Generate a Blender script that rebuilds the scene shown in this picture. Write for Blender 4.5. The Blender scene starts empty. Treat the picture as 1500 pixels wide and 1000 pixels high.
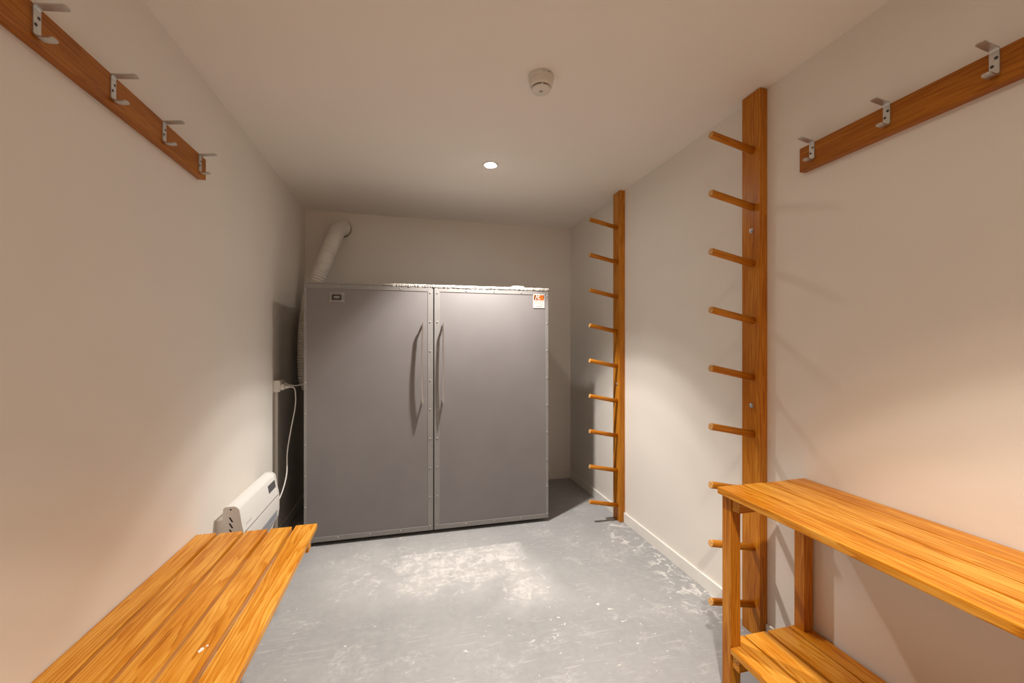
import bpy, bmesh, math, random
from mathutils import Vector, Matrix
random.seed(7)
scene = bpy.context.scene
COL = scene.collection
PI = math.pi

# ------------------------------------------------------------------ camera, world, lights, exposure
CAM_Z = 1.2804
cam_data = bpy.data.cameras.new('camera')
cam = bpy.data.objects.new('camera', cam_data)
COL.objects.link(cam)
cam.location = (0, 0, CAM_Z)
cam.rotation_euler = (PI / 2, 0, -0.24554)
cam_data.sensor_width = 36.0
cam_data.lens = 601.25 / 1500 * 36.0
cam_data.shift_y = 5.22 / 1500
cam_data.clip_start = 0.02
scene.camera = cam

scene.view_settings.view_transform = 'Standard'
scene.view_settings.look = 'None'
scene.view_settings.gamma = 1.0
scene.view_settings.use_curve_mapping = False
scene.view_settings.exposure = 0.25

world = bpy.data.worlds.new('world')
scene.world = world
world.use_nodes = True
world.node_tree.nodes['Background'].inputs[0].default_value = (0.02, 0.019, 0.018, 1)
world.node_tree.nodes['Background'].inputs[1].default_value = 1.0

LAMP_COLORS = [(1.0, 0.93, 0.86), (1.0, 0.895, 0.775)]
LAMP_POWERS = [208.0, 172.0]
H = 2.4
LAMP_SPOTS = [(0.490, 2.505), (0.530, 0.40)]

# room
XL, XR, YB, YF = -0.839, 1.516, 3.7195, -0.95

scene.cycles.max_bounces = 8
scene.cycles.diffuse_bounces = 7
scene.cycles.use_denoising = True
scene.cycles.sample_clamp_indirect = 4.0

# ------------------------------------------------------------------ materials
class NT:
    def __init__(self, name):
        self.mat = bpy.data.materials.new(name)
        self.mat.use_nodes = True
        self.t = self.mat.node_tree
        self.bsdf = self.t.nodes['Principled BSDF']
    def n(self, kind, **kw):
        nd = self.t.nodes.new(kind)
        for k, v in kw.items():
            setattr(nd, k, v)
        return nd
    def link(self, a, b):
        self.t.links.new(a, b)
    def val(self, sock, v):
        if hasattr(v, 'is_output'):
            self.link(v, sock)
        else:
            sock.default_value = v
    def math(self, op, a, b=0.0, c=0.0, clamp=False):
        nd = self.n('ShaderNodeMath', operation=op, use_clamp=clamp)
        self.val(nd.inputs[0], a); self.val(nd.inputs[1], b); self.val(nd.inputs[2], c)
        return nd.outputs[0]
    def vmath(self, op, a, b):
        nd = self.n('ShaderNodeVectorMath', operation=op)
        self.val(nd.inputs[0], a); self.val(nd.inputs[1], b)
        return nd.outputs[0]
    def noise(self, vec, scale, detail=3, rough=0.5, dist=0.0):
        nd = self.n('ShaderNodeTexNoise')
        self.link(vec, nd.inputs['Vector'])
        nd.inputs['Scale'].default_value = scale
        nd.inputs['Detail'].default_value = detail
        nd.inputs['Roughness'].default_value = rough
        nd.inputs['Distortion'].default_value = dist
        return nd.outputs[0]
    def ramp(self, fac, stops, interp='LINEAR'):
        nd = self.n('ShaderNodeValToRGB')
        cr = nd.color_ramp
        cr.interpolation = interp
        while len(cr.elements) < len(stops):
            cr.elements.new(0.5)
        for e, (p, c) in zip(cr.elements, stops):
            e.position = p
            e.color = (c, c, c, 1) if not hasattr(c, '__len__') else (c[0], c[1], c[2], 1)
        self.link(fac, nd.inputs[0])
        return nd.outputs[0]
    def mix(self, fac, a, b, mode='MIX'):
        nd = self.n('ShaderNodeMix', data_type='RGBA', blend_type=mode)
        self.val(nd.inputs[0], fac)
        for i, v in ((6, a), (7, b)):
            if hasattr(v, 'is_output'):
                self.link(v, nd.inputs[i])
            else:
                nd.inputs[i].default_value = (v[0], v[1], v[2], 1)
        return nd.outputs[2]
    def bump(self, height, strength, dist):
        nd = self.n('ShaderNodeBump')
        nd.inputs['Strength'].default_value = strength
        nd.inputs['Distance'].default_value = dist
        self.link(height, nd.inputs['Height'])
        self.link(nd.outputs[0], self.bsdf.inputs['Normal'])
    def set(self, color=None, rough=None, metal=None, spec=None, coat=None, coat_rough=None):
        b = self.bsdf.inputs
        if color is not None:
            if hasattr(color, 'is_output'):
                self.link(color, b['Base Color'])
            else:
                b['Base Color'].default_value = (*color, 1)
        if rough is not None: self.val(b['Roughness'], rough)
        if metal is not None: b['Metallic'].default_value = metal
        if spec is not None: b['Specular IOR Level'].default_value = spec
        if coat is not None: b['Coat Weight'].default_value = coat
        if coat_rough is not None: b['Coat Roughness'].default_value = coat_rough
        return self.mat


def simple(name, color, rough=0.5, metal=0.0, spec=0.5, vary=0.0, scale=20.0, bump=0.0, bscale=200.0):
    m = NT(name)
    tc = m.n('ShaderNodeTexCoord').outputs['Object']
    c = color
    if vary:
        f = m.noise(tc, scale, 4)
        c = m.mix(m.ramp(f, [(0.3, 0.0), (0.7, 1.0)]), tuple(x * (1 - vary) for x in color), tuple(min(1, x * (1 + vary)) for x in color))
    m.set(c, rough, metal, spec)
    if bump:
        m.bump(m.noise(tc, bscale, 2), bump, 0.001)
    return m.mat


def wood(name, axis, light, mid, dark, rough=0.36, ring=0.0090):
    """varnished pine, grain along the given local axis"""
    m = NT(name)
    tc = m.n('ShaderNodeTexCoord').outputs['Object']
    oi = m.n('ShaderNodeObjectInfo').outputs['Random']
    sep = m.n('ShaderNodeSeparateXYZ'); m.link(tc, sep.inputs[0])
    along = sep.outputs['XYZ'.index(axis)]
    oth = [sep.outputs[i] for i in range(3) if 'XYZ'[i] != axis]
    r1 = m.math('FRACT', m.math('MULTIPLY', oi, 17.31))
    r2 = m.math('FRACT', m.math('MULTIPLY', oi, 53.77))
    # slow wander of the pith along the board makes the arched (cathedral) figure
    cmb = m.n('ShaderNodeCombineXYZ')
    m.link(m.math('MULTIPLY', along, 0.45), cmb.inputs[0])
    m.link(m.math('MULTIPLY', oth[0], 5.0), cmb.inputs[1])
    m.link(m.math('ADD', m.math('MULTIPLY', oth[1], 5.0), m.math('MULTIPLY', oi, 90.0)), cmb.inputs[2])
    w1 = m.noise(cmb.outputs[0], 2.2, 3, 0.55)
    w2 = m.noise(cmb.outputs[0], 9.0, 2, 0.5)
    a = m.math('ADD', oth[0], m.math('MULTIPLY_ADD', r1, 0.14, -0.07))
    b = m.math('ADD', oth[1], m.math('MULTIPLY_ADD', r2, 0.07, 0.02))
    a2 = m.math('MULTIPLY', a, a); b2 = m.math('MULTIPLY', b, b)
    rad = m.math('SQRT', m.math('ADD', a2, b2))
    rad = m.math('ADD', rad, m.math('MULTIPLY', w1, 0.085))
    rad = m.math('ADD', rad, m.math('MULTIPLY', w2, 0.016))
    ph = m.math('FRACT', m.math('DIVIDE', rad, ring))
    ringc = m.ramp(ph, [(0.0, 0.15), (0.35, 0.28), (0.78, 0.80), (0.90, 1.0), (0.97, 0.25), (1.0, 0.15)])
    # fine fibres
    cf = m.n('ShaderNodeCombineXYZ')
    m.link(m.math('MULTIPLY', along, 7.0), cf.inputs[0])
    m.link(m.math('MULTIPLY', oth[0], 260.0), cf.inputs[1])
    m.link(m.math('ADD', m.math('MULTIPLY', oth[1], 260.0), m.math('MULTIPLY', oi, 40.0)), cf.inputs[2])
    fib = m.noise(cf.outputs[0], 1.0, 3, 0.6)
    cb = m.n('ShaderNodeCombineXYZ')
    m.link(m.math('MULTIPLY', along, 3.2), cb.inputs[0])
    m.link(m.math('MULTIPLY', oth[0], 22.0), cb.inputs[1])
    m.link(m.math('ADD', m.math('MULTIPLY', oth[1], 22.0), m.math('MULTIPLY', oi, 70.0)), cb.inputs[2])
    blot = m.noise(cb.outputs[0], 1.0, 4, 0.6)
    f = m.math('ADD', m.math('MULTIPLY', ringc, 0.45), m.math('MULTIPLY', m.math('SUBTRACT', fib, 0.5), 0.75))
    f = m.math('ADD', f, m.math('MULTIPLY', m.math('SUBTRACT', blot, 0.5), 1.15))
    f = m.math('ADD', f, m.math('MULTIPLY_ADD', r2, 0.20, 0.0), clamp=True)
    col = m.ramp(f, [(0.0, light), (0.42, mid), (1.0, dark)])
    m.set(col, m.math('MULTIPLY_ADD', fib, 0.18, rough - 0.09), spec=0.24)
    m.bump(m.math('ADD', m.math('MULTIPLY', ringc, 0.7), fib), 0.12, 0.0012)
    return m.mat


W_LIGHT, W_MID, W_DARK = (0.75, 0.375, 0.060), (0.56, 0.200, 0.009), (0.26, 0.060, 0.001)
WX = wood('varnished_pine_x', 'X', W_LIGHT, W_MID, W_DARK)
WY = wood('varnished_pine_y', 'Y', W_LIGHT, W_MID, W_DARK)
WZ = wood('varnished_pine_z', 'Z', (0.60, 0.250, 0.026), (0.44, 0.140, 0.005), (0.19, 0.040, 0.001))
WH = wood('dark_varnished_pine_y', 'Y', (0.42, 0.150, 0.012), (0.30, 0.088, 0.004), (0.13, 0.028, 0.001))
WEND = simple('pine_end_grain', (0.62, 0.34, 0.11), 0.55, vary=0.35, scale=120)

WALL = simple('warm_white_wall_paint', (0.79, 0.755, 0.70), 0.62, spec=0.3, vary=0.012, scale=3.0, bump=0.05, bscale=350)
CEIL = simple('white_ceiling_paint', (0.86, 0.825, 0.77), 0.75, spec=0.2, vary=0.01, scale=3.0)
TRIM = simple('white_trim_paint', (0.80, 0.78, 0.74), 0.4, vary=0.03, scale=14)
ALU = simple('satin_aluminium', (0.62, 0.61, 0.59), 0.38, 0.85, vary=0.08, scale=60)
STEEL = simple('brushed_steel', (0.70, 0.69, 0.67), 0.28, 1.0)
ZINC = simple('zinc_bolt', (0.50, 0.52, 0.54), 0.35, 0.9)
DARKM = simple('dark_screw', (0.06, 0.055, 0.05), 0.5, 0.4)
CABG = simple('grey_laminate', (0.222, 0.210, 0.212), 0.55, spec=0.4, vary=0.04, scale=4.0, bump=0.03, bscale=500)
CABT = simple('grey_angle_trim', (0.27, 0.262, 0.256), 0.40, spec=0.45, vary=0.05, scale=12.0)
CABD = simple('cabinet_dark_body', (0.05, 0.049, 0.05), 0.6, vary=0.05)
BLACK = simple('black_rubber', (0.012, 0.012, 0.012), 0.6)
WPLAST = simple('white_plastic', (0.78, 0.77, 0.74), 0.35, vary=0.015, scale=8)
GPLAST = simple('grey_plastic', (0.30, 0.31, 0.33), 0.4)
DPLAST = simple('dark_display', (0.05, 0.052, 0.055), 0.25)
SLOT = simple('black_slot', (0.01, 0.01, 0.01), 0.8)
LPRINT = simple('pale_grey_print', (0.55, 0.55, 0.56), 0.5)
HOSE = simple('white_hose_vinyl', (0.74, 0.71, 0.66), 0.45, vary=0.05, scale=9)
sm = NT('chipped_white_sealant')
_tc = sm.n('ShaderNodeTexCoord').outputs['Object']
_mp = sm.n('ShaderNodeMapping'); _mp.inputs['Scale'].default_value = (1.0, 1.0, 3.0); sm.link(_tc, _mp.inputs[0])
_n = sm.noise(_mp.outputs[0], 34, 5, 0.7, 0.4)
sm.set(sm.mix(sm.ramp(_n, [(0.56, 0.0), (0.64, 1.0)]), (0.62, 0.60, 0.56), (0.10, 0.085, 0.07)), 0.75)
sm.bump(_n, 0.5, 0.003)
SEAL = sm.mat
ORANGE = simple('orange_print', (0.62, 0.13, 0.008), 0.5, vary=0.08, scale=80)
PAPER = simple('white_sticker_paper', (0.62, 0.62, 0.61), 0.5)
GREYP = simple('grey_print', (0.20, 0.19, 0.19), 0.6)
PEACH = simple('peach_print', (0.50, 0.32, 0.22), 0.6)
DETC = simple('detector_plastic', (0.72, 0.69, 0.64), 0.4)


def floor_material():
    m = NT('grey_painted_concrete')
    tc = m.n('ShaderNodeTexCoord').outputs['Object']
    sep = m.n('ShaderNodeSeparateXYZ'); m.link(tc, sep.inputs[0])
    x, y = sep.outputs[0], sep.outputs[1]
    big = m.noise(tc, 1.6, 4, 0.55)
    fine = m.noise(tc, 30, 4, 0.6)
    base = m.mix(m.ramp(big, [(0.3, 0.0), (0.7, 1.0)]), (0.265, 0.270, 0.275), (0.335, 0.340, 0.345))
    base = m.mix(m.math('MULTIPLY', m.ramp(fine, [(0.35, 0.0), (0.75, 1.0)]), 0.35), base, (0.40, 0.405, 0.41))
    # roller texture streaks
    wn = m.noise(tc, 3.0, 3, 0.5)
    wx = m.math('ADD', x, m.math('MULTIPLY_ADD', wn, 0.34, -0.17))
    wy = m.math('ADD', y, m.math('MULTIPLY_ADD', m.noise(tc, 4.3, 3, 0.5), 0.22, -0.11))

    def soft_box(x0, x1, y0, y1, s, xs=wx, ys=wy):
        def edge(v, lo, hi):
            a = m.n('ShaderNodeMapRange', interpolation_type='SMOOTHSTEP')
            m.link(v, a.inputs[0]); a.inputs[1].default_value = lo - s; a.inputs[2].default_value = lo + s
            b = m.n('ShaderNodeMapRange', interpolation_type='SMOOTHSTEP')
            m.link(v, b.inputs[0]); b.inputs[1].default_value = hi - s; b.inputs[2].default_value = hi + s
            return m.math('MULTIPLY', a.outputs[0], m.math('SUBTRACT', 1.0, b.outputs[0]))
        return m.math('MULTIPLY', edge(xs, x0, x1), edge(ys, y0, y1))
    sx = m.math('ADD', x, m.math('MULTIPLY_ADD', fine, 0.05, -0.025))
    sy = m.math('ADD', y, m.math('MULTIPLY_ADD', fine, 0.03, -0.015))
    scuff = m.noise(tc, 13, 6, 0.68, 0.6)
    scuff2 = m.noise(tc, 46, 4, 0.65, 0.4)
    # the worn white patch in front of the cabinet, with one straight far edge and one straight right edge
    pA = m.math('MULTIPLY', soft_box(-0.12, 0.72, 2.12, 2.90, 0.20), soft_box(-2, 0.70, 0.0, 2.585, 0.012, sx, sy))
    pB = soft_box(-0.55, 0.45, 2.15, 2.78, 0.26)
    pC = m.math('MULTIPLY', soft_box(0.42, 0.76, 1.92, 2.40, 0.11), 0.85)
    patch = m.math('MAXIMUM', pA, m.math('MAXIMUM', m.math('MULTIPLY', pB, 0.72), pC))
    k = m.math('ADD', m.math('MULTIPLY', scuff, 0.75), m.math('MULTIPLY', scuff2, 0.35))
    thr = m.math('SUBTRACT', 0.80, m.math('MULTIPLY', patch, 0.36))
    mr = m.n('ShaderNodeMapRange'); m.link(m.math('SUBTRACT', k, thr), mr.inputs[0])
    mr.inputs[1].default_value = -0.06; mr.inputs[2].default_value = 0.20
    wear = m.math('MULTIPLY', mr.outputs[0], 0.80)
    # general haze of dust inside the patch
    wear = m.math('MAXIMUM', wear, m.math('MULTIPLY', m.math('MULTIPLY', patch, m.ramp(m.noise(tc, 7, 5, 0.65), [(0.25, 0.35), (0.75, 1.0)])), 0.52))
    # chips and specks: small, sparse, denser to the right-hand front and near the wall
    vor = m.n('ShaderNodeTexVoronoi'); vor.inputs['Scale'].default_value = 21.0
    wob = m.n('ShaderNodeTexNoise'); m.link(tc, wob.inputs['Vector']); wob.inputs['Scale'].default_value = 55.0; wob.inputs['Detail'].default_value = 3.0
    wv = m.vmath('MULTIPLY', m.vmath('SUBTRACT', wob.outputs['Color'], (0.5, 0.5, 0.5)), (0.075, 0.045, 0.0))
    m.link(m.vmath('ADD', m.vmath('ADD', tc, wv), (3.1, 1.7, 0.0)), vor.inputs['Vector'])
    jag = m.math('MULTIPLY_ADD', m.noise(tc, 90, 2, 0.5), 0.30, -0.15)
    d = m.math('ADD', vor.outputs['Distance'], jag)
    sepc = m.n('ShaderNodeSeparateColor'); m.link(vor.outputs['Color'], sepc.inputs[0])
    dens = m.math('ADD', 0.18, m.math('MAXIMUM',
                  m.math('MULTIPLY', soft_box(0.40, 1.2, 0.9, 2.0, 0.3), 0.45),
                  m.math('MAXIMUM', m.math('MULTIPLY', soft_box(1.00, 1.6, 2.3, 2.75, 0.15), 0.65),
                         m.math('MULTIPLY', soft_box(1.30, 1.6, 1.4, 2.4, 0.08), 0.6))))
    on = m.math('LESS_THAN', sepc.outputs[0], dens)
    size = m.math('MULTIPLY_ADD', sepc.outputs[1], 0.15, -0.01)
    spk = m.math('MULTIPLY', on, m.math('LESS_THAN', d, size))
    vor2 = m.n('ShaderNodeTexVoronoi'); vor2.inputs['Scale'].default_value = 60.0
    m.link(m.vmath('ADD', tc, wv), vor2.inputs['Vector'])
    sc2 = m.n('ShaderNodeSeparateColor'); m.link(vor2.outputs['Color'], sc2.inputs[0])
    spk2 = m.math('MULTIPLY', m.math('LESS_THAN', sc2.outputs[0], m.math('MULTIPLY', dens, 0.35)),
                  m.math('LESS_THAN', vor2.outputs['Distance'], m.math('MULTIPLY_ADD', sc2.outputs[1], 0.22, 0.05)))
    # scuffed paint along the skirting
    wallw = m.math('MULTIPLY', soft_box(1.34, 1.60, 1.6, 2.75, 0.06),
                   m.ramp(m.noise(tc, 18, 5, 0.65, 0.8), [(0.54, 0.0), (0.60, 1.0)]))
    wear = m.math('MAXIMUM', wear, m.math('MULTIPLY', wallw, 0.6))
    wear = m.math('MAXIMUM', wear, m.math('MULTIPLY', m.math('MAXIMUM', spk, m.math('MULTIPLY', spk2, 0.7)), 0.85))
    cloud = m.ramp(m.noise(tc, 5.5, 6, 0.7, 0.5), [(0.52, 0.0), (0.72, 1.0)])
    wear = m.math('MAXIMUM', wear, m.math('MULTIPLY', m.math('MULTIPLY', cloud, m.ramp(scuff2, [(0.4, 0.0), (0.62, 1.0)])), 0.45))
    # fine scratches
    rot = m.n('ShaderNodeMapping'); rot.inputs['Rotation'].default_value = (0, 0, 0.5); rot.inputs['Scale'].default_value = (6, 90, 1)
    m.link(tc, rot.inputs[0])
    scr = m.ramp(m.noise(rot.outputs[0], 1.0, 3, 0.6, 0.5), [(0.60, 0.0), (0.72, 1.0)])
    wear = m.math('MAXIMUM', wear, m.math('MULTIPLY', scr, 0.26))
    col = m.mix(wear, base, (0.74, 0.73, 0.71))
    m.set(col, m.math('MULTIPLY_ADD', fine, 0.18, 0.40), spec=0.4)
    m.bump(m.math('ADD', m.math('MULTIPLY', m.noise(tc, 120, 3, 0.6), 0.6), m.math('MULTIPLY', wear, 0.25)), 0.18, 0.002)
    return m.mat


FLOOR = floor_material()

glow = NT('lamp_diffuser')
glow.set((1, 1, 1), 0.4)
glow.bsdf.inputs['Emission Color'].default_value = (1.0, 0.90, 0.78, 1)
glow.bsdf.inputs['Emission Strength'].default_value = 40.0
GLOW = glow.mat

# ------------------------------------------------------------------ mesh helpers
WORLD_LOC = {}


def place(o, parent, loc):
    loc = Vector(loc)
    WORLD_LOC[o.name] = loc
    if parent is not None:
        o.parent = parent
        o.location = loc - WORLD_LOC[parent.name]
    else:
        o.location = loc


def thing(name, label, cat, loc, group=None):
    o = bpy.data.objects.new(name, None)
    o.empty_display_size = 0.1
    COL.objects.link(o)
    place(o, None, loc)
    o['label'] = label
    o['category'] = cat
    if group:
        o['group'] = group
    return o


def link_mesh(name, me, parent, loc, rot=None):
    o = bpy.data.objects.new(name, me)
    COL.objects.link(o)
    place(o, parent, loc)
    if rot:
        o.rotation_euler = rot
    return o


def mesh_of(name, bm, mat, smooth=False):
    me = bpy.data.meshes.new(name)
    bmesh.ops.recalc_face_normals(bm, faces=bm.faces[:])
    bm.to_mesh(me)
    bm.free()
    for mm in (mat if isinstance(mat, (list, tuple)) else [mat]):
        me.materials.append(mm)
    if smooth:
        for p in me.polygons:
            p.use_smooth = True
    return me


def part(name, bm, mat, parent, loc, smooth=False, label=None, rot=None):
    o = link_mesh(name, mesh_of(name, bm, mat, smooth), parent, loc, rot)
    if label:
        o['label'] = label
    return o


def box_bm(sx, sy, sz, bev=0.0, seg=2):
    bm = bmesh.new()
    bmesh.ops.create_cube(bm, size=1.0)
    bmesh.ops.scale(bm, vec=(sx, sy, sz), verts=bm.verts[:])
    if bev:
        bmesh.ops.bevel(bm, geom=bm.edges[:], offset=bev, segments=seg, affect='EDGES', profile=0.7)
    return bm


def box(name, x0, x1, y0, y1, z0, z1, mat, parent, bev=0.0, seg=2, label=None):
    c = ((x0 + x1) / 2, (y0 + y1) / 2, (z0 + z1) / 2)
    return part(name, box_bm(x1 - x0, y1 - y0, z1 - z0, bev, seg), mat, parent, c, label=label)


def prism_bm(poly, axis, a0, a1, bev=0.0, seg=2):
    """poly in the two other axes (order: x,y,z without axis), extruded along axis"""
    bm = bmesh.new()
    def mk(p, a):
        return {'X': (a, p[0], p[1]), 'Y': (p[0], a, p[1]), 'Z': (p[0], p[1], a)}[axis]
    v0 = [bm.verts.new(mk(p, a0)) for p in poly]
    v1 = [bm.verts.new(mk(p, a1)) for p in poly]
    bm.faces.new(v0)
    bm.faces.new(list(reversed(v1)))
    n = len(poly)
    for i in range(n):
        bm.faces.new((v0[i], v0[(i + 1) % n], v1[(i + 1) % n], v1[i]))
    bmesh.ops.recalc_face_normals(bm, faces=bm.faces[:])
    if bev:
        bmesh.ops.bevel(bm, geom=bm.edges[:], offset=bev, segments=seg, affect='EDGES', profile=0.7)
    return bm


def lathe_bm(prof, n=40, axis='Z'):
    bm = bmesh.new()
    rings = []
    for r, z in prof:
        if r < 1e-6:
            rings.append([bm.verts.new((0, 0, z))])
        else:
            rings.append([bm.verts.new((r * math.cos(2 * PI * i / n), r * math.sin(2 * PI * i / n), z)) for i in range(n)])
    for a, b in zip(rings, rings[1:]):
        for i in range(n):
            j = (i + 1) % n
            if len(a) == 1 and len(b) > 1:
                bm.faces.new((a[0], b[i], b[j]))
            elif len(b) == 1 and len(a) > 1:
                bm.faces.new((a[i], a[j], b[0]))
            elif len(a) > 1:
                bm.faces.new((a[i], a[j], b[j], b[i]))
    if axis == 'X':
        bmesh.ops.rotate(bm, matrix=Matrix.Rotation(PI / 2, 3, 'Y'), verts=bm.verts[:])
    if axis == 'Y':
        bmesh.ops.rotate(bm, matrix=Matrix.Rotation(-PI / 2, 3, 'X'), verts=bm.verts[:])
    return bm


def spline(pts, per=12):
    """Catmull-Rom through pts"""
    P = [Vector(p) for p in pts]
    P = [P[0] * 2 - P[1]] + P + [P[-1] * 2 - P[-2]]
    out = []
    for i in range(1, len(P) - 2):
        a, b, c, d = P[i - 1], P[i], P[i + 1], P[i + 2]
        for k in range(per):
            t = k / per
            out.append(0.5 * ((2 * b) + (c - a) * t + (2 * a - 5 * b + 4 * c - d) * t * t + (3 * b - a - 3 * c + d) * t ** 3))
    out.append(P[-2])
    return out


def resample(pts, step):
    out = [pts[0]]
    acc = 0.0
    for a, b in zip(pts, pts[1:]):
        L = (b - a).length
        if L < 1e-9:
            continue
        t = step - acc
        while t <= L:
            out.append(a.lerp(b, t / L))
            t += step
        acc = (acc + L) % step if False else L - (t - step)
    return out


def tube_bm(path, radius, n=12, cap=True):
    """radius: number or function(i)"""
    bm = bmesh.new()
    rings = []
    up = Vector((0.13, 0.21, 0.97)).normalized()
    for i, p in enumerate(path):
        t = (path[min(i + 1, len(path) - 1)] - path[max(i - 1, 0)]).normalized()
        s = t.cross(up)
        if s.length < 1e-4:
            s = t.cross(Vector((1, 0, 0)))
        s.normalize()
        up = s.cross(t).normalized()
        r = radius(i) if callable(radius) else radius
        rings.append([bm.verts.new(p + (s * math.cos(2 * PI * k / n) + up * math.sin(2 * PI * k / n)) * r) for k in range(n)])
    for a, b in zip(rings, rings[1:]):
        for i in range(n):
            j = (i + 1) % n
            bm.faces.new((a[i], a[j], b[j], b[i]))
    if cap:
        bm.faces.new(rings[0]); bm.faces.new(list(reversed(rings[-1])))
    return bm


def structure(name, bm, mat, loc=(0, 0, 0), label=None):
    o = part(name, bm, mat, None, loc)
    o['kind'] = 'structure'
    if label:
        o['label'] = label
    return o


# ------------------------------------------------------------------ room shell
def sbox(name, x0, x1, y0, y1, z0, z1, mat, label, bev=0.0):
    c = ((x0 + x1) / 2, (y0 + y1) / 2, (z0 + z1) / 2)
    return structure(name, box_bm(x1 - x0, y1 - y0, z1 - z0, bev), mat, c, label)


T = 0.10
# the floor keeps its origin at the world origin so that its wear sits where it belongs
structure('floor', prism_bm([(XL - T, YF - T), (XR + T, YF - T), (XR + T, YB + T), (XL - T, YB + T)], 'Z', -T, 0.0), FLOOR,
          (0, 0, 0), 'grey painted concrete floor with white scuffs and specks')
sbox('wall_left', XL - T, XL, YF, YB, 0, H, WALL, 'warm white wall behind the slatted bench')
sbox('wall_right', XR, XR + T, YF, YB, 0, H, WALL, 'warm white wall carrying the two peg racks')
sbox('wall_front', XL - T, XR + T, YF - T, YF, 0, H, WALL, 'plain white wall behind the viewer')
# back wall with the round hole for the hose
DX, DZ, DR = -0.548, 2.262, 0.066
def back_wall():
    bm = bmesh.new()
    n = 32
    rim0, rim1 = [], []
    x0, x1, z0, z1 = XL - T, XR + T, 0.0, H
    circ = [(DX + DR * math.cos(2 * PI * i / n), DZ + DR * math.sin(2 * PI * i / n)) for i in range(n)]
    s = 0.09
    def mk(pts, y):
        return [bm.verts.new((a, y, b)) for a, b in pts]
    for y in (YB, YB + T):
        c = mk(circ, y)
        sq = []
        for i in range(n):
            a = 2 * PI * i / n
            k = s / max(abs(math.cos(a)), abs(math.sin(a)))
            sq.append((DX + k * math.cos(a), DZ + k * math.sin(a)))
        q = mk(sq, y)
        for i in range(n):
            bm.faces.new((c[i], c[(i + 1) % n], q[(i + 1) % n], q[i]))
        for (a0, a1, b0, b1) in ((x0, DX - s, z0, z1), (DX + s, x1, z0, z1), (DX - s, DX + s, z0, DZ - s), (DX - s, DX + s, DZ + s, z1)):
            bm.faces.new(mk([(a0, b0), (a1, b0), (a1, b1), (a0, b1)], y))
        (rim0 if y == YB else rim1).extend(c)
    for i in range(n):
        bm.faces.new((rim0[i], rim0[(i + 1) % n], rim1[(i + 1) % n], rim1[i]))
    for a, b in (((x0, z0), (x1, z0)), ((x1, z0), (x1, z1)), ((x1, z1), (x0, z1)), ((x0, z1), (x0, z0))):
        bm.faces.new([bm.verts.new(v) for v in ((a[0], YB, a[1]), (b[0], YB, b[1]), (b[0], YB + T, b[1]), (a[0], YB + T, a[1]))])
    return bm
structure('wall_back', back_wall(), WALL, (0, 0, 0), 'white end wall above and behind the grey cabinet')
# ceiling with two round cut-outs is not needed: the lamps sit in shallow surface trims
sbox('ceiling', XL - T, XR + T, YF - T, YB + T, H, H + T, CEIL, 'plain white ceiling')

BH, BT = 0.070, 0.012
R2 = (1.466, 1.564)      # near rack post, extent along the wall
R1 = (2.684, 2.786)      # far rack post
for y0, y1 in ((YF, R2[0] - 0.002), (R2[1] + 0.002, R1[0] - 0.002), (R1[1] + 0.002, YB)):
    sbox('baseboard_right', XR - BT, XR, y0, y1, 0, BH, TRIM, 'white skirting along the right wall', 0.002)
sbox('baseboard_back', XL + BT, XR - BT, YB - BT, YB, 0, BH, TRIM, 'white skirting behind the cabinet', 0.002)
sbox('baseboard_left', XL, XL + BT, YF, YB - BT, 0, BH, TRIM, 'white skirting along the left wall', 0.002)

# ------------------------------------------------------------------ lamps
def downlight(x, y, color, power, label):
    t = thing('recessed_downlight', label, 'downlight', (x, y, H), 'ceiling downlights')
    trim = lathe_bm([(0.036, -0.001), (0.037, -0.0045), (0.044, -0.0055), (0.048, -0.003), (0.049, -0.0002), (0.036, -0.0002), (0.036, -0.001)], 40)
    part('trim_ring', trim, WPLAST, t, (x, y, H), True)
    part('diffuser', lathe_bm([(0, -0.0150), (0.010, -0.0143), (0.019, -0.0118), (0.026, -0.0078), (0.030, -0.002), (0.030, -0.0003), (0, -0.0003)], 40), GLOW, t, (x, y, H), True)
    ld = bpy.data.lights.new('downlight_beam', 'POINT')
    ld.energy = power
    ld.color = color
    ld.shadow_soft_size = 0.03
    ld.use_nodes = True
    nt = ld.node_tree
    em = nt.nodes['Emission']
    tc = nt.nodes.new('ShaderNodeTexCoord')
    sp = nt.nodes.new('ShaderNodeSeparateXYZ')
    ab = nt.nodes.new('ShaderNodeMath'); ab.operation = 'MULTIPLY'; ab.inputs[1].default_value = BEAM_SIGN; ab.use_clamp = True
    ac = nt.nodes.new('ShaderNodeMath'); ac.operation = 'ARCCOSINE'
    dv = nt.nodes.new('ShaderNodeMath'); dv.operation = 'DIVIDE'; dv.inputs[1].default_value = PI / 2
    cr = nt.nodes.new('ShaderNodeValToRGB')
    nt.links.new(tc.outputs['Normal'], sp.inputs[0])
    nt.links.new(sp.outputs[2], ab.inputs[0]); nt.links.new(ab.outputs[0], ac.inputs[0])
    nt.links.new(ac.outputs[0], dv.inputs[0]); nt.links.new(dv.outputs[0], cr.inputs[0])
    stops = BEAM
    while len(cr.color_ramp.elements) < len(stops):
        cr.color_ramp.elements.new(0.5)
    for e, (deg, v) in zip(cr.color_ramp.elements, stops):
        e.position = deg / 90.0
        e.color = (v, v, v, 1)
    cr.color_ramp.interpolation = 'EASE'
    nt.links.new(cr.outputs[0], em.inputs['Strength'])
    lo = bpy.data.objects.new('downlight_beam', ld)
    COL.objects.link(lo)
    place(lo, t, (x, y, H - 0.036))
    lo.rotation_euler = (0, math.radians(2.0), 0)
    return t

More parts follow.
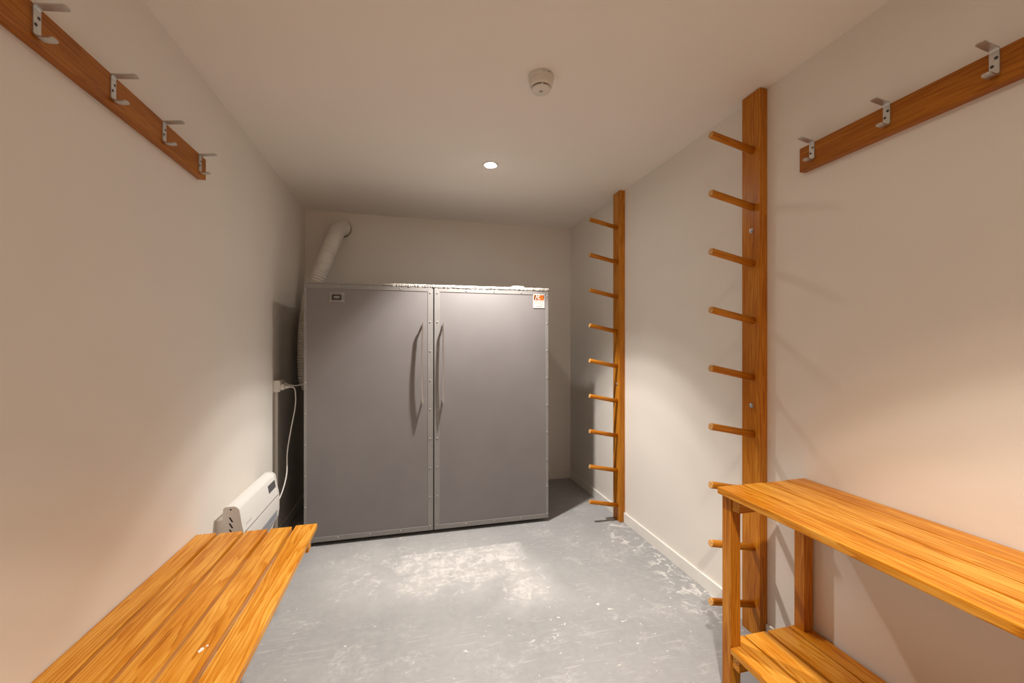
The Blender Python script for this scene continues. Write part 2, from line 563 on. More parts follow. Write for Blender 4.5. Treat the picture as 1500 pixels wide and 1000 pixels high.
BEAM_SIGN = -1.0
BEAM = [(0, 1.0), (22, 1.0), (32, 0.84), (37, 0.66), (41, 0.36), (45, 0.10), (49, 0.040), (56, 0.026), (70, 0.017), (82, 0.006), (90, 0.0)]
downlight(*LAMP_SPOTS[0], LAMP_COLORS[0], LAMP_POWERS[0], 'glowing round downlight in the ceiling in front of the cabinet')
downlight(*LAMP_SPOTS[1], LAMP_COLORS[1], LAMP_POWERS[1], 'round ceiling downlight above the viewer, nearer than the smoke detector')

# ------------------------------------------------------------------ drying cabinet
CX0, CX1, CY, CD, CZ0, CZ1 = -0.645, 0.983, 2.835, 0.78, 0.026, 1.680
cab = thing('drying_cabinet', 'wide dark grey two-door drying cabinet against the end wall', 'cabinet', (0.169, CY + CD / 2, 0))
DT = 0.022      # door thickness
body = box('body', CX0 + 0.004, CX1 - 0.004, CY + DT + 0.003, CY + CD, CZ0, CZ1, CABD, cab, 0.003)
for fx in (CX0 + 0.06, CX1 - 0.06):
    for fy in (CY + 0.10, CY + CD - 0.06):
        part('foot', lathe_bm([(0, 0), (0.022, 0), (0.022, 0.018), (0.016, 0.0262), (0, 0.0262)], 16), BLACK, cab, (fx, fy, 0))
MID = 0.162
rivet_me = mesh_of('rivet', lathe_bm([(0.0046, 0.0), (0.0042, 0.0022), (0.0024, 0.0036), (0, 0.0040)], 10, 'Y'), simple('rivet_grey', (0.40, 0.39, 0.38), 0.45), True)
for p_ in rivet_me.vertices:
    p_.co.y = -abs(p_.co.y)


def cabinet_door(x0, x1, hx, label):
    z0, z1 = CZ0, CZ1 - 0.010
    d = box('door', x0, x1, CY, CY + DT, z0, z1, CABG, cab, 0.0015, label=label)
    w, th = 0.036, 0.0022
    yf = CY - th
    for (a0, a1, b0, b1) in ((x0, x0 + w * 0.42 if x0 < 0 else x0 + w, z0, z1), (x1 - w if x1 < 0.5 else x1 - w * 0.55, x1, z0, z1)):
        box('edge_trim', a0, a1, yf, CY + 0.001, b0, b1, CABT, d, 0.0008, 1)
    xi0 = x0 + (w * 0.42 if x0 < 0 else w)
    xi1 = x1 - (w if x1 < 0.5 else w * 0.55)
    box('edge_trim', xi0, xi1, yf, CY + 0.001, z0, z0 + w * 0.85, CABT, d, 0.0008, 1)
    box('edge_trim', xi0, xi1, yf, CY + 0.001, z1 - w * 0.75, z1, CABT, d, 0.0008, 1)
    lx = x0 + (w * 0.22 if x0 < 0 else w * 0.55)
    rx = x1 - (w * 0.55 if x1 < 0.5 else w * 0.30)
    pos = []
    for k in range(9):
        z = z0 + 0.03 + k * (z1 - z0 - 0.065) / 8
        pos += [(lx, z), (rx, z)]
    for k in range(1, 4):
        xx = lx + (rx - lx) * k / 4
        pos += [(xx, z0 + w * 0.5), (xx, z1 - w * 0.4)]
    for (xx, z) in pos:
        link_mesh('rivet', rivet_me, d, (xx, yf, z))
    # pull handle: a bowed flat bar on two posts
    bm = bmesh.new()
    zt, zb, n = 1.430, 0.888, 14
    sec = []
    for i in range(n + 1):
        u = i / n
        z = zt + (zb - zt) * u
        out = 0.034 + 0.010 * math.sin(PI * u)
        side = -0.006 * math.sin(PI * u) if hx < 0.15 else 0.0
        sec.append([bm.verts.new((hx + side + sx_, CY - out + sy_, z)) for sx_, sy_ in ((-0.004, -0.008), (0.004, -0.008), (0.004, 0.008), (-0.004, 0.008))])
    for a, b in zip(sec, sec[1:]):
        for i in range(4):
            bm.faces.new((a[i], a[(i + 1) % 4], b[(i + 1) % 4], b[i]))
    bm.faces.new(sec[0]); bm.faces.new(list(reversed(sec[-1])))
    bmesh.ops.translate(bm, vec=(-hx, -CY, -1.16), verts=bm.verts[:])
    h = part('handle', bm, STEEL, d, (hx, CY, 1.16), label='slim bowed steel pull handle')
    bm = bmesh.new()
    for z in (1.415, 0.904):
        c = lathe_bm([(0, 0), (0.0065, 0), (0.0065, 0.034), (0, 0.034)], 12, 'Y')
        me_ = bpy.data.meshes.new('tmp'); c.to_mesh(me_); c.free()
        k0 = len(bm.verts)
        bm.from_mesh(me_); bpy.data.meshes.remove(me_)
        bm.verts.ensure_lookup_table()
        vs = bm.verts[k0:]
        lo = min(v.co.y for v in vs)
        for v in vs:
            v.co.y = v.co.y - lo - 0.034 - 0.0005
            v.co.z += z - 1.16
    # merge posts into the handle mesh
    hm = bmesh.new(); hm.from_mesh(h.data)
    tmp = bpy.data.meshes.new('tmp'); bm.to_mesh(tmp); bm.free()
    hm.from_mesh(tmp); bpy.data.meshes.remove(tmp)
    bmesh.ops.recalc_face_normals(hm, faces=hm.faces[:])
    hm.to_mesh(h.data); hm.free()
    return d


box('door_gap_shade', MID - 0.0038, MID + 0.0038, CY + 0.003, CY + 0.020, CZ0, CZ1 - 0.012, BLACK, cab)  # black strip added between the doors to paint the shade in their gap
door_l = cabinet_door(CX0, MID - 0.004, 0.087, 'left grey door with a small plate near its top')
door_r = cabinet_door(MID + 0.004, CX1, 0.222, 'right grey door with an orange and white sticker')

# label plate with a latch window
px, pz = -0.452, 1.588
box('label_plate', px - 0.047, px + 0.047, CY - 0.0022, CY + 0.001, pz - 0.033, pz + 0.033, CABT, door_l, 0.001, 1, 'small grey plate with four screws')
bm = bmesh.new()
ow, oh, iw, ih = 0.0265, 0.0155, 0.0185, 0.0085
for y in (CY - 0.009, CY - 0.0015):
    pass
def frame_bm(ow, oh, iw, ih, y0, y1):
    bm = bmesh.new()
    R = []
    for y in (y0, y1):
        o4 = [bm.verts.new((a * ow, y, b * oh)) for a, b in ((-1, -1), (1, -1), (1, 1), (-1, 1))]
        i4 = [bm.verts.new((a * iw, y, b * ih)) for a, b in ((-1, -1), (1, -1), (1, 1), (-1, 1))]
        R.append((o4, i4))
        for k in range(4):
            j = (k + 1) % 4
            bm.faces.new((o4[k], o4[j], i4[j], i4[k]))
    for q in (0, 1):
        a, b = R[0][q], R[1][q]
        for k in range(4):
            j = (k + 1) % 4
            bm.faces.new((a[k], a[j], b[j], b[k]))
    return bm
part('plate_frame', frame_bm(ow, oh, iw, ih, -0.005, 0.0), BLACK, door_l, (px, CY - 0.002, pz), label='black rectangular frame')
box('plate_window', px - iw, px + iw, CY - 0.0032, CY - 0.002, pz - ih, pz + ih, GPLAST, door_l)
for a in (-1, 1):
    for b in (-1, 1):
        link_mesh('rivet', rivet_me, door_l, (px + a * 0.039, CY - 0.0022, pz + b * 0.024))

# sticker on the right door
sx0, sx1, sz0, sz1 = 0.868, 0.953, 1.548, 1.648
ys = CY - 0.0024
box('sticker', sx0, sx1, ys - 0.0004, CY, sz0, sz1, PAPER, door_r, label='white sticker with orange heading')
box('sticker_band', sx0 + 0.003, sx1 - 0.004, ys - 0.0008, ys - 0.0003, sz1 - 0.043, sz1 - 0.006, ORANGE, door_r)


def flat_poly(name, pts, mat, y=ys - 0.0012):
    cx = sum(p[0] for p in pts) / len(pts); cz = sum(p[1] for p in pts) / len(pts)
    part(name, prism_bm([(p[0] - cx, p[1] - cz) for p in pts], 'Y', 0.0, 0.0005), mat, door_r, (cx, y, cz))


zt_, zb_ = sz1 - 0.007, sz1 - 0.041
flat_poly('sticker_mark', [(sx0 + 0.005, zb_), (sx0 + 0.012, zb_), (sx0 + 0.021, zt_), (sx0 + 0.014, zt_)], BLACK)
flat_poly('sticker_mark', [(sx0 + 0.014, zb_ + 0.002), (sx0 + 0.020, zb_ + 0.002), (sx0 + 0.030, zt_), (sx0 + 0.024, zt_)], PAPER)
flat_poly('sticker_mark', [(sx0 + 0.022, zb_ + 0.003), (sx0 + 0.029, zb_ + 0.003), (sx0 + 0.031, zb_ + 0.014), (sx0 + 0.026, zb_ + 0.018)], BLACK)
arc_o = [(sx0 + 0.044 + 0.013 * math.cos(a), sz1 - 0.0235 + 0.015 * math.sin(a)) for a in [math.radians(50 + k * 26) for k in range(11)]]
arc_i = [(sx0 + 0.045 + 0.0075 * math.cos(a), sz1 - 0.0235 + 0.0085 * math.sin(a)) for a in [math.radians(50 + k * 26) for k in range(11)]]
bm = bmesh.new()
cxa, cza = sx0 + 0.044, sz1 - 0.0235
vo = [bm.verts.new((a - cxa, 0, b - cza)) for a, b in arc_o]; vi = [bm.verts.new((a - cxa, 0, b - cza)) for a, b in arc_i]
for k in range(10):
    bm.faces.new((vo[k], vo[k + 1], vi[k + 1], vi[k]))
ex = bmesh.ops.extrude_face_region(bm, geom=bm.faces[:])
bmesh.ops.translate(bm, vec=(0, -0.0005, 0), verts=[v for v in ex['geom'] if isinstance(v, bmesh.types.BMVert)])
part('sticker_mark', bm, PAPER, door_r, (cxa, ys - 0.0008, cza))
flat_poly('sticker_mark', [(sx0 + 0.058, zt_ - 0.004), (sx0 + 0.064, zt_ - 0.001), (sx0 + 0.062, zt_ - 0.010)], BLACK)
flat_poly('sticker_mark', [(sx1 - 0.010, zb_ + 0.010), (sx1 - 0.006, zb_ + 0.010), (sx1 - 0.006, zt_), (sx1 - 0.010, zt_)], BLACK)
for k, (a, b, z, mt) in enumerate(((0.012, 0.038, 0.050, GREYP), (0.046, 0.074, 0.050, GREYP), (0.014, 0.070, 0.060, PEACH), (0.014, 0.052, 0.070, PEACH), (0.056, 0.072, 0.074, GREYP), (0.020, 0.066, 0.088, GREYP))):
    box('sticker_line', sx0 + a, sx0 + b, ys - 0.0007, ys - 0.0003, sz1 - z - 0.0014, sz1 - z + 0.0014, mt, door_r)

# ragged white bead along the front of the cabinet top
bm = bmesh.new()
rng = random.Random(3)
n = 220
sec = []
x_a, x_b = -0.165, CX1 + 0.002
for i in range(n + 1):
    u = i / n
    x = x_a + (x_b - x_a) * u
    hgt = 0.0085 + 0.004 * u + rng.uniform(-0.0018, 0.0018)
    dn = -0.004 - (rng.uniform(0, 0.006) if 0.0 < u < 0.62 else rng.uniform(0, 0.003))
    if u < 0.06:
        hgt *= 0.3 + u / 0.09
        dn *= u / 0.06
    fr = rng.uniform(-0.003, 0.002)
    sec.append([bm.verts.new((x, CY - 0.004 + fr, CZ1 + dn)), bm.verts.new((x, CY - 0.006 + fr, CZ1 + hgt * 0.55)),
                bm.verts.new((x, CY + 0.002, CZ1 + hgt)), bm.verts.new((x, CY + 0.045 + rng.uniform(-.006, .006), CZ1 + hgt * 0.7)),
                bm.verts.new((x, CY + 0.055, CZ1 - 0.001)), bm.verts.new((x, CY + 0.0235, CZ1 - 0.002))])
for a, b in zip(sec, sec[1:]):
    for i in range(6):
        bm.faces.new((a[i], a[(i + 1) % 6], b[(i + 1) % 6], b[i]))
bm.faces.new(sec[0]); bm.faces.new(list(reversed(sec[-1])))
bmesh.ops.translate(bm, vec=(-0.4, -CY, -CZ1), verts=bm.verts[:])
part('sealant_bead', bm, SEAL, cab, (0.4, CY, CZ1), label='ragged white sealant bead along the top edge')
bm = box_bm(0.088, 0.035, 0.014, 0.004, 2)
for v in bm.verts:
    v.co += Vector((rng.uniform(-.003, .003), 0, rng.uniform(-.0015, .0015)))
part('sealant_lump', bm, SEAL, cab, (0.758, CY + 0.020, CZ1 + 0.0145), label='flat white lump on the top edge')
box('top_trim', CX0, CX1, CY - 0.001, CY + 0.022, CZ1 - 0.009, CZ1 + 0.002, CABT, cab, 0.001, 1)

# ------------------------------------------------------------------ ventilation hose
hose = thing('ventilation_hose', 'ribbed white flexible hose rising behind the cabinet into the end wall', 'hose', (DX, YB, DZ))
HP = spline([(DX + 0.012, YB + 0.055, DZ - 0.004), (DX + 0.004, YB - 0.045, DZ + 0.002), (DX - 0.022, YB - 0.125, DZ - 0.055), (DX - 0.065, YB - 0.24, DZ - 0.25),
             (-0.672, 3.43, 1.81), (-0.724, 3.42, 1.65), (-0.732, 3.32, 1.40), (-0.734, 3.30, 1.22), (-0.733, 3.30, 1.10), (-0.728, 3.30, 1.03), (-0.706, 3.30, 0.985), (-0.646, 3.30, 0.968)], 30)
HP = resample(HP, 0.0047)
bm = tube_bm([q - Vector((DX, YB, DZ)) for q in HP], lambda i: (0.0615, 0.0600, 0.0535, 0.0600)[i % 4], 28)
part('hose', bm, HOSE, hose, (DX, YB, DZ), True)
part('wall_collar', lathe_bm([(0.0645, 0.0), (0.0645, -0.010), (0.0655, -0.012), (0.071, -0.012), (0.073, -0.004), (0.073, 0.0)], 40, 'Y'), simple('dull_collar', (0.28, 0.25, 0.21), 0.6), hose, (DX, YB, DZ), True)

# ------------------------------------------------------------------ wall socket, trunking, cords
sock = thing('wall_socket', 'white surface-mounted power socket on the left wall beside the cabinet', 'socket', (XL, 2.96, 1.017))
box('socket_box', XL, XL + 0.034, 2.90, 3.02, 0.980, 1.054, WPLAST, sock, 0.003)
box('socket_plate', XL + 0.034, XL + 0.040, 2.903, 3.017, 0.983, 1.051, WPLAST, sock, 0.002)
for yy in (2.93, 2.99):
    box('switch', XL + 0.040, XL + 0.0435, yy - 0.006, yy + 0.006, 1.033, 1.044, WPLAST, sock, 0.001, 1)
trunk = thing('cable_trunking', 'narrow white cable trunking running down the wall below the socket', 'trunking', (XL, 2.955, 0.5))
box('trunking_cover', XL, XL + 0.016, 2.938, 2.972, BH, 0.980, WPLAST, trunk, 0.002)


def cord(label, plug_y, z, path, r):
    t = thing('power_cord', label, 'power cord', (XL + 0.0405, plug_y, z))
    bm = prism_bm([(-0.019, -0.016), (0.019, -0.016), (0.021, 0.004), (0.012, 0.019), (-0.012, 0.019), (-0.021, 0.004)], 'X', 0.0, 0.022, 0.003, 2)
    pl = part('plug', bm, WPLAST, t, (XL + 0.0405, plug_y, z))
    part('strain_relief', lathe_bm([(0.0, 0.0), (0.011, 0.0), (0.010, 0.012), (0.0055, 0.036), (0, 0.036)], 16, 'X'), WPLAST, t, (XL + 0.062, plug_y, z), True)
    o0 = Vector((XL + 0.0405, plug_y, z))
    part('cable', tube_bm([q - o0 for q in spline(path, 14)], r, 10), WPLAST, t, tuple(o0), True)
    return t


cord('white power cord running from the socket to the cabinet side', 2.985, 1.012,
     [(-0.742, 2.985, 1.012), (-0.715, 2.99, 1.013), (-0.69, 3.0, 1.021), (-0.665, 3.01, 1.036), (-0.645, 3.015, 1.052)], 0.0035)
cord('white power cord hanging from the socket down to the heater', 2.925, 1.010,
     [(-0.740, 2.925, 1.010), (-0.722, 2.925, 1.000), (-0.714, 2.922, 0.965), (-0.714, 2.915, 0.88), (-0.735, 2.90, 0.74), (-0.752, 2.885, 0.60), (-0.748, 2.85, 0.47),
      (-0.760, 2.79, 0.37), (-0.785, 2.71, 0.30), (-0.79, 2.615, 0.28)], 0.0038)

# ------------------------------------------------------------------ wall heater
HY0, HY1 = 2.095, 2.615
heat = thing('wall_heater', 'white wall-mounted fan heater low on the left wall beyond the bench', 'heater', (XL, (HY0 + HY1) / 2, 0.2))
yc = (HY0 + HY1) / 2
# body profile: (offset from wall, z)
def arc(cx, cz, r, a0, a1, n=6):
    return [(cx + r * math.cos(math.radians(a0 + (a1 - a0) * i / n)), cz + r * math.sin(math.radians(a0 + (a1 - a0) * i / n))) for i in range(n + 1)]
prof = [(0.028, 0.215), (0.028, 0.505), (0.030, 0.530)] + arc(0.046, 0.536, 0.016, 160, 100, 4) + arc(0.064, 0.522, 0.030, 88, 20, 7) + \
       [(0.101, 0.478), (0.110, 0.430), (0.1125, 0.405), (0.1115, 0.340), (0.106, 0.300), (0.090, 0.272), (0.080, 0.245), (0.074, 0.215)]
bm = prism_bm([(a, b) for a, b in prof], 'Y', HY0 + 0.010 - yc, HY1 - 0.010 - yc)
hb = part('body', bm, WPLAST, heat, (XL, yc, 0))
for p_ in hb.data.polygons:
    p_.use_smooth = abs(p_.normal.y) < 0.5
hb.data.set_sharp_from_angle(angle=math.radians(40))
for (a, b) in ((HY0, HY0 + 0.011), (HY1 - 0.011, HY1)):
    o_ = part('end_cap', prism_bm([(q[0] + (0.004 if q[0] > 0.05 else -0.0), q[1] + (0.003 if q[1] > 0.5 else 0)) for q in prof], 'Y', a - yc, b - yc, 0.0022, 2), WPLAST, heat, (XL, yc, 0))
# back bracket against the wall
box('mounting_plate', XL, XL + 0.0285, HY0 + 0.006, HY1 - 0.006, 0.225, 0.495, WPLAST, heat, 0.003)
# vents and screw hole on the near end cap
def slot(zc, xo, w=0.010, h=0.022):
    bm = prism_bm([(-w * 0.9, h * 0.5), (-w * 0.3, h * 0.5), (w * 0.9, -h * 0.5), (w * 0.3, -h * 0.5)], 'Y', -0.0008, 0.002)
    part('vent_slot', bm, SLOT, heat, (XL + xo, HY0 - 0.0002, zc))
for k in range(6):
    slot(0.496 - k * 0.027, 0.063)
part('screw_hole', lathe_bm([(0, -0.0008), (0.0035, -0.0008), (0.0035, 0.002), (0, 0.002)], 12, 'Y'), SLOT, heat, (XL + 0.062, HY0 - 0.0002, 0.541))
# seam across the front, following the sloped face
def on_front(z):
    """offset of the front face at height z"""
    pts = [(0.0925, 0.531), (0.101, 0.478), (0.110, 0.430), (0.1125, 0.405), (0.1115, 0.340), (0.106, 0.300), (0.090, 0.272), (0.080, 0.245), (0.074, 0.215)]
    for (a, za), (b, zb) in zip(pts, pts[1:]):
        if za >= z >= zb:
            return a + (b - a) * (za - z) / (za - zb)
    return pts[0][0]


def front_patch(name, y0, y1, z0, z1, mat, t=0.0012, label=None):
    n = 4
    poly = [(on_front(z0 + (z1 - z0) * k / n) + t, z0 + (z1 - z0) * k / n) for k in range(n + 1)]
    poly += [(on_front(z0 + (z1 - z0) * k / n) - 0.003, z0 + (z1 - z0) * k / n) for k in range(n, -1, -1)]
    return part(name, prism_bm(poly, 'Y', y0 - yc, y1 - yc), mat, heat, (XL, yc, 0), label=label)


front_patch('panel_seam', HY0 + 0.012, HY1 - 0.012, 0.4235, 0.4265, SLOT, 0.0004)
front_patch('display', HY1 - 0.135, HY1 - 0.022, 0.474, 0.514, simple('display_grey', (0.10, 0.10, 0.11), 0.3), 0.0014, 'dark grey display window')
front_patch('logo_print', HY0 + 0.05, HY0 + 0.12, 0.448, 0.455, LPRINT, 0.0006)
front_patch('outlet_recess', HY0 + 0.05, HY1 - 0.03, 0.276, 0.345, simple('blue_grey_grille', (0.22, 0.24, 0.28), 0.5), 0.0010, 'blue grey air outlet')
for k in range(5):
    z = 0.284 + k * 0.013
    front_patch('outlet_vane', HY0 + 0.052, HY1 - 0.032, z, z + 0.003, GPLAST, 0.0045)

# ------------------------------------------------------------------ coat hook rails
def hook_mesh():
    """flat aluminium strip bent into a C: long upper arm, short lower arm. Local: +X away from wall, width along Y"""
    th, w = 0.0034, 0.020
    pts = []
    pts += [(0.0600, 0.0432), (0.0585, 0.0430), (0.0545, 0.0423), (0.044, 0.0405), (0.012, 0.0362)]
    pts += arc(0.0085, 0.0285, 0.0075, 80, 180, 5)
    pts += [(0.001, -0.0200)]
    pts += arc(0.0105, -0.0265, 0.0095, 180, 262, 5)
    pts += [(0.018, -0.0364), (0.026, -0.0358), (0.0325, -0.0345), (0.0360, -0.0337), (0.0372, -0.0334)]
    bm = bmesh.new()
    P = [Vector((a, 0, b)) for a, b in pts]
    n = len(P)
    secs = []
    for i, q in enumerate(P):
        t = (P[min(i + 1, n - 1)] - P[max(i - 1, 0)]).normalized()
        nr = Vector((t.z, 0, -t.x))
        ww = w / 2
        e_ = min(i, n - 1 - i)
        ww *= (0.45, 0.80, 1.0)[e_] if e_ < 3 else 1.0
        secs.append([bm.verts.new(q + Vector((0, s * ww, 0)) + nr * (d * th / 2)) for s, d in ((-1, -1), (1, -1), (1, 1), (-1, 1))])
    for a, b in zip(secs, secs[1:]):
        for i in range(4):
            bm.faces.new((a[i], a[(i + 1) % 4], b[(i + 1) % 4], b[i]))
    bm.faces.new(secs[0]); bm.faces.new(list(reversed(secs[-1])))
    # round the tips: insert a slightly narrower section near each end
    return mesh_of('hook', bm, ALU)


HOOK = hook_mesh()
HOOK_R = HOOK.copy()
for v in HOOK_R.vertices:
    v.co.x = -v.co.x
HOOK_R.flip_normals()
SCREW = mesh_of('screw', lathe_bm([(0, 0.0008), (0.0038, 0.0006), (0.0040, -0.001), (0, -0.001)], 10, 'X'), DARKM)


def hook_rail(x_wall, s, y0, y1, z0, z1, hooks, zh, label):
    t = thing('coat_hook_rail', label, 'coat rack', (x_wall, (y0 + y1) / 2, z0))
    th = 0.028
    a, b = sorted((x_wall, x_wall + s * th))
    box('board', a, b, y0, y1, z0, z1, WH, t, 0.002)
    for y in hooks:
        x = x_wall + s * (th + 0.0008)
        h = link_mesh('hook', HOOK if s > 0 else HOOK_R, t, (x, y, zh))
        h['label'] = 'bent aluminium double hook'
        for dy, dz in ((0.004 , 0.011), (-0.004, -0.008)):
            link_mesh('screw', SCREW, h, (x + s * 0.0028, y + dy * s, zh + dz))
    return t


hook_rail(XL, 1, 0.40, 1.945, 1.958, 2.042, (1.150, 1.395, 1.643, 1.890), 2.003, 'wooden coat hook rail with four hooks in view on the left wall')
hook_rail(XR, -1, 0.10, 1.290, 1.958, 2.050, (1.237, 0.985, 0.735), 2.018, 'wooden coat hook rail with three hooks in view on the right wall')

# ------------------------------------------------------------------ peg racks
def peg_rack(y0, y1, ztop, tips, bolts, label):
    t = thing('peg_rack', label, 'drying rack', (XR, (y0 + y1) / 2, 0))
    xf = XR - 0.040
    box('post', xf, XR - 0.0005, y0, y1, 0.0, ztop, WZ, t, 0.002)
    yc_ = (y0 + y1) / 2 - 0.010
    for z in tips:
        tip = Vector((1.257, yc_, z)); base = Vector((xf + 0.012, yc_, z - 0.047))
        L = (tip - base).length
        bm = lathe_bm([(0, 0), (0.0150, 0), (0.0150, L - 0.002), (0.0135, L), (0, L)], 20)
        me = mesh_of('peg', bm, [WZ, WEND])
        for p_ in me.polygons:
            p_.use_smooth = abs(p_.normal.z) < 0.5
            if p_.normal.z > 0.5:
                p_.material_index = 1
        o = link_mesh('peg', me, t, base)
        d = (tip - base).normalized()
        o.rotation_mode = 'QUATERNION'
        o.rotation_quaternion = d.to_track_quat('Z', 'Y')
    for z in bolts:
        b = part('bolt', lathe_bm([(0.011, 0.0), (0.011, -0.0018), (0.0075, -0.0018), (0.0072, -0.006), (0.005, -0.0075), (0, -0.008)], 14, 'X'), ZINC, t, (xf, yc_ + 0.006, z))
        b.data.flip_normals()
    return t


peg_rack(R2[0], R2[1], 2.398, [2.186 - 0.251 * k for k in range(9)], (1.788, 1.012), 'nearer tall wooden peg rack behind the two-tier bench')
peg_rack(R1[0], R1[1], 2.398, [2.183 - 0.2535 * k for k in range(9)], (0.995, 2.14), 'farther tall wooden peg rack beside the grey cabinet')

# ------------------------------------------------------------------ left slatted bench
LZ = 0.512
lb = thing('slatted_bench', 'low slatted wooden bench along the left wall', 'bench', (-0.61, 1.0, 0))
LY0, LY1 = 0.12, 1.920
sl = [(-0.8365, -0.7645, 1.926), (-0.7515, -0.6665, 1.918), (-0.6535, -0.5745, 1.914), (-0.5615, -0.4815, 1.914), (-0.4685, -0.384, 1.922)]
for (a, b, ye) in sl:
    box('slat', a, b, LY0 + random.uniform(-.004, .004), ye, LZ - 0.022, LZ, WY, lb, 0.0028)
for y in (1.822, 1.04, 0.20):
    box('crossbar', -0.80, -0.398, y, y + 0.045, LZ - 0.022 - 0.055, LZ - 0.022, WX, lb, 0.002)
for y in (1.776, 0.153):
    for x in (-0.815, -0.705):
        box('leg', x, x + 0.045, y if y > 1 else y, y + 0.045, 0.0, LZ - 0.022, WZ, lb, 0.002)
for x in (-0.815, -0.705):
    box('leg', x, x + 0.045, 1.087, 1.132, 0.0, LZ - 0.022, WZ, lb, 0.002)

# dried paint flecks on the fourth slat
_rg = random.Random(5)
for fx, fy, fr, fs in ((-0.509, 1.194, 0.0062, 1.5), (-0.5005, 1.207, 0.0036, 1.1)):
    bm = bmesh.new()
    ring_ = []
    for k in range(14):
        a = 2 * PI * k / 14
        rr = fr * _rg.uniform(0.7, 1.15)
        ring_.append((rr * math.cos(a) * 0.9, rr * math.sin(a) * fs))
    bot = [bm.verts.new((p[0], p[1], 0)) for p in ring_]
    top = [bm.verts.new((p[0] * 0.8, p[1] * 0.8, 0.0012)) for p in ring_]
    bm.faces.new(list(reversed(bot))); bm.faces.new(top)
    for k in range(14):
        j = (k + 1) % 14
        bm.faces.new((bot[k], bot[j], top[j], top[k]))
    part('paint_fleck', bm, TRIM, lb, (fx, fy, LZ - 0.0001), label='small dried white paint fleck')

# ------------------------------------------------------------------ right two-tier bench
rb = thing('two_tier_bench', 'wooden two-tier bench with a lower shelf along the right wall', 'bench', (1.31, 0.4, 0))
RZ, SZ = 0.756, 0.187
RY0, RY1 = -0.50, 1.291
for (a, b, ye) in ((1.108, 1.2122, 1.291), (1.2176, 1.3105, 1.289), (1.3160, 1.4154, 1.286), (1.4206, 1.512, 1.291)):
    box('top_board', a, b, RY0, ye, RZ - 0.024, RZ, WY, rb, 0.003)
LEGW = 0.042
LX0, LX1 = 1.128, 1.461     # outer faces of front and rear legs
for x in (LX0, LX1):
    for y in (RY1 - LEGW - 0.002, RY0 + 0.002):
        box('leg', x, x + LEGW, y, y + LEGW, 0.0, RZ - 0.024, WZ, rb, 0.002)
ly = RY1 - LEGW - 0.002
for z1, hh in ((RZ - 0.024, 0.050), (SZ - 0.022, 0.048)):
    for y in (ly - 0.032, RY0 + 0.002 + LEGW, 0.30):
        box('crossbar', 1.134, 1.500, y, y + 0.031, z1 - hh, z1, WX, rb, 0.002)
# lower shelf boards, the outer two notched round the legs
def notched(x0, x1, nx0, nx1):
    y0, y1, yn = RY0 + 0.05, 1.290, ly - 0.001
    if nx0 <= x0 + 1e-6:
        poly = [(x0, y0), (x1, y0), (x1, y1), (nx1, y1), (nx1, yn), (x0, yn)]
    else:
        poly = [(x0, y0), (x1, y0), (x1, yn), (nx0, yn), (nx0, y1), (x0, y1)]
    cx, cy_ = (x0 + x1) / 2, (y0 + y1) / 2
    bm = prism_bm([(a - cx, b - cy_) for a, b in poly], 'Z', -0.011, 0.011, 0.0025, 2)
    part('shelf_board', bm, WY, rb, (cx, cy_, SZ - 0.011))
notched(1.126, 1.222, 1.126, LX0 + LEGW + 0.001)
box('shelf_board', 1.2285, 1.320, RY0 + 0.05, 1.289, SZ - 0.022, SZ, WY, rb, 0.0025)
box('shelf_board', 1.3325, 1.427, RY0 + 0.05, 1.288, SZ - 0.022, SZ, WY, rb, 0.0025)
notched(1.4345, 1.503, LX1 - 0.001, 1.503)

# ------------------------------------------------------------------ smoke detector
dx, dy = 0.534, 1.632
sd = thing('smoke_detector', 'round white smoke detector on the ceiling', 'smoke detector', (dx, dy, H))
part('base', lathe_bm([(0, 0), (0.0525, 0), (0.0535, -0.004), (0.0535, -0.014), (0.0515, -0.0165), (0, -0.0165)], 48), DETC, sd, (dx, dy, H), True).data.set_sharp_from_angle(angle=0.7)
part('housing', lathe_bm([(0, -0.0165), (0.0505, -0.0165), (0.0505, -0.026), (0.0475, -0.040), (0.0425, -0.047), (0.0395, -0.048), (0.036, -0.046), (0.0, -0.046)], 48), DETC, sd, (dx, dy, H), True).data.set_sharp_from_angle(angle=0.7)
part('sensor_gap', lathe_bm([(0, -0.046), (0.033, -0.046), (0.033, -0.053), (0, -0.053)], 40), simple('sensor_dark', (0.03, 0.022, 0.015), 0.8), sd, (dx, dy, H))
cap = part('sensor_cap', lathe_bm([(0, -0.0525), (0.0385, -0.0525), (0.0405, -0.054), (0.0405, -0.057), (0.037, -0.060), (0.010, -0.0615), (0, -0.0615)], 48), DETC, sd, (dx, dy, H), True)
cap.data.set_sharp_from_angle(angle=0.9)
part('test_button', lathe_bm([(0, -0.0612), (0.007, -0.0614), (0.006, -0.0632), (0, -0.0635)], 20), GPLAST, sd, (dx, dy, H), True)
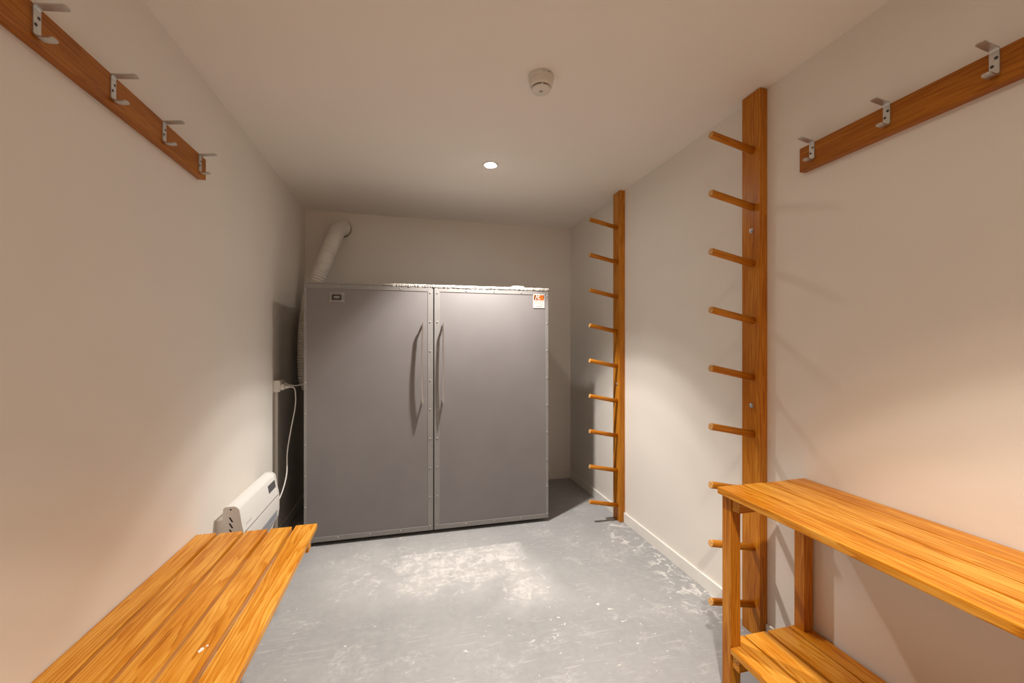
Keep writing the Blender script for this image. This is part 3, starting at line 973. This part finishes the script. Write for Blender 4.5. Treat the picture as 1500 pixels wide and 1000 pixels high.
for k in range(4):
    a = math.radians(-100 + 90 * k)
    box('cap_rib', dx + 0.0365 * math.cos(a) - 0.003, dx + 0.0365 * math.cos(a) + 0.003, dy + 0.0365 * math.sin(a) - 0.003, dy + 0.0365 * math.sin(a) + 0.003, H - 0.054, H - 0.046, DETC, sd)
# curved paper label on the base ring, facing the viewer, and a raised tab on the housing
def ring_patch(name, r, a0, a1, z0, z1, mat, t):
    bm = bmesh.new()
    n = 8
    rows = []
    for i in range(n + 1):
        a = math.radians(a0 + (a1 - a0) * i / n)
        rows.append([bm.verts.new((rr * math.cos(a), rr * math.sin(a), z)) for rr, z in ((r - 0.001, z0), (r + t, z0), (r + t, z1), (r - 0.001, z1))])
    for a, b in zip(rows, rows[1:]):
        for i in range(4):
            bm.faces.new((a[i], a[(i + 1) % 4], b[(i + 1) % 4], b[i]))
    bm.faces.new(rows[0]); bm.faces.new(list(reversed(rows[-1])))
    return part(name, bm, mat, sd, (dx, dy, H))
ring_patch('label_strip', 0.0535, -104, -58, -0.013, -0.003, PAPER, 0.0005)
ring_patch('label_print', 0.0540, -76, -66, -0.0095, -0.0065, GREYP, 0.0003)
ring_patch('raised_tab', 0.0500, -88, -84, -0.030, -0.018, DETC, 0.002)

# ------------------------------------------------------------------ plaster flakes behind the lower shelf
rng = random.Random(11)
for k, (x, y, z, s, lab) in enumerate(((1.4985, 1.425, BH + 0.001, 0.011, 'white plaster flake on the skirting behind the lower shelf, nearer the post'),
                                       (1.4990, 1.395, BH + 0.001, 0.012, 'white plaster flake on the skirting behind the lower shelf, nearer the bench leg'))):
    bm = bmesh.new()
    bmesh.ops.create_icosphere(bm, subdivisions=2, radius=s)
    for v in bm.verts:
        v.co = Vector((v.co.x * 0.5, v.co.y * 1.3, v.co.z * 0.55)) * rng.uniform(0.75, 1.2)
    lo = min(v.co.z for v in bm.verts)
    o = part('plaster_flake', bm, SEAL, None, (x, y, z - lo - 0.002), label=lab)
    o['category'] = 'plaster flake'
    o['group'] = 'plaster flakes on the skirting'
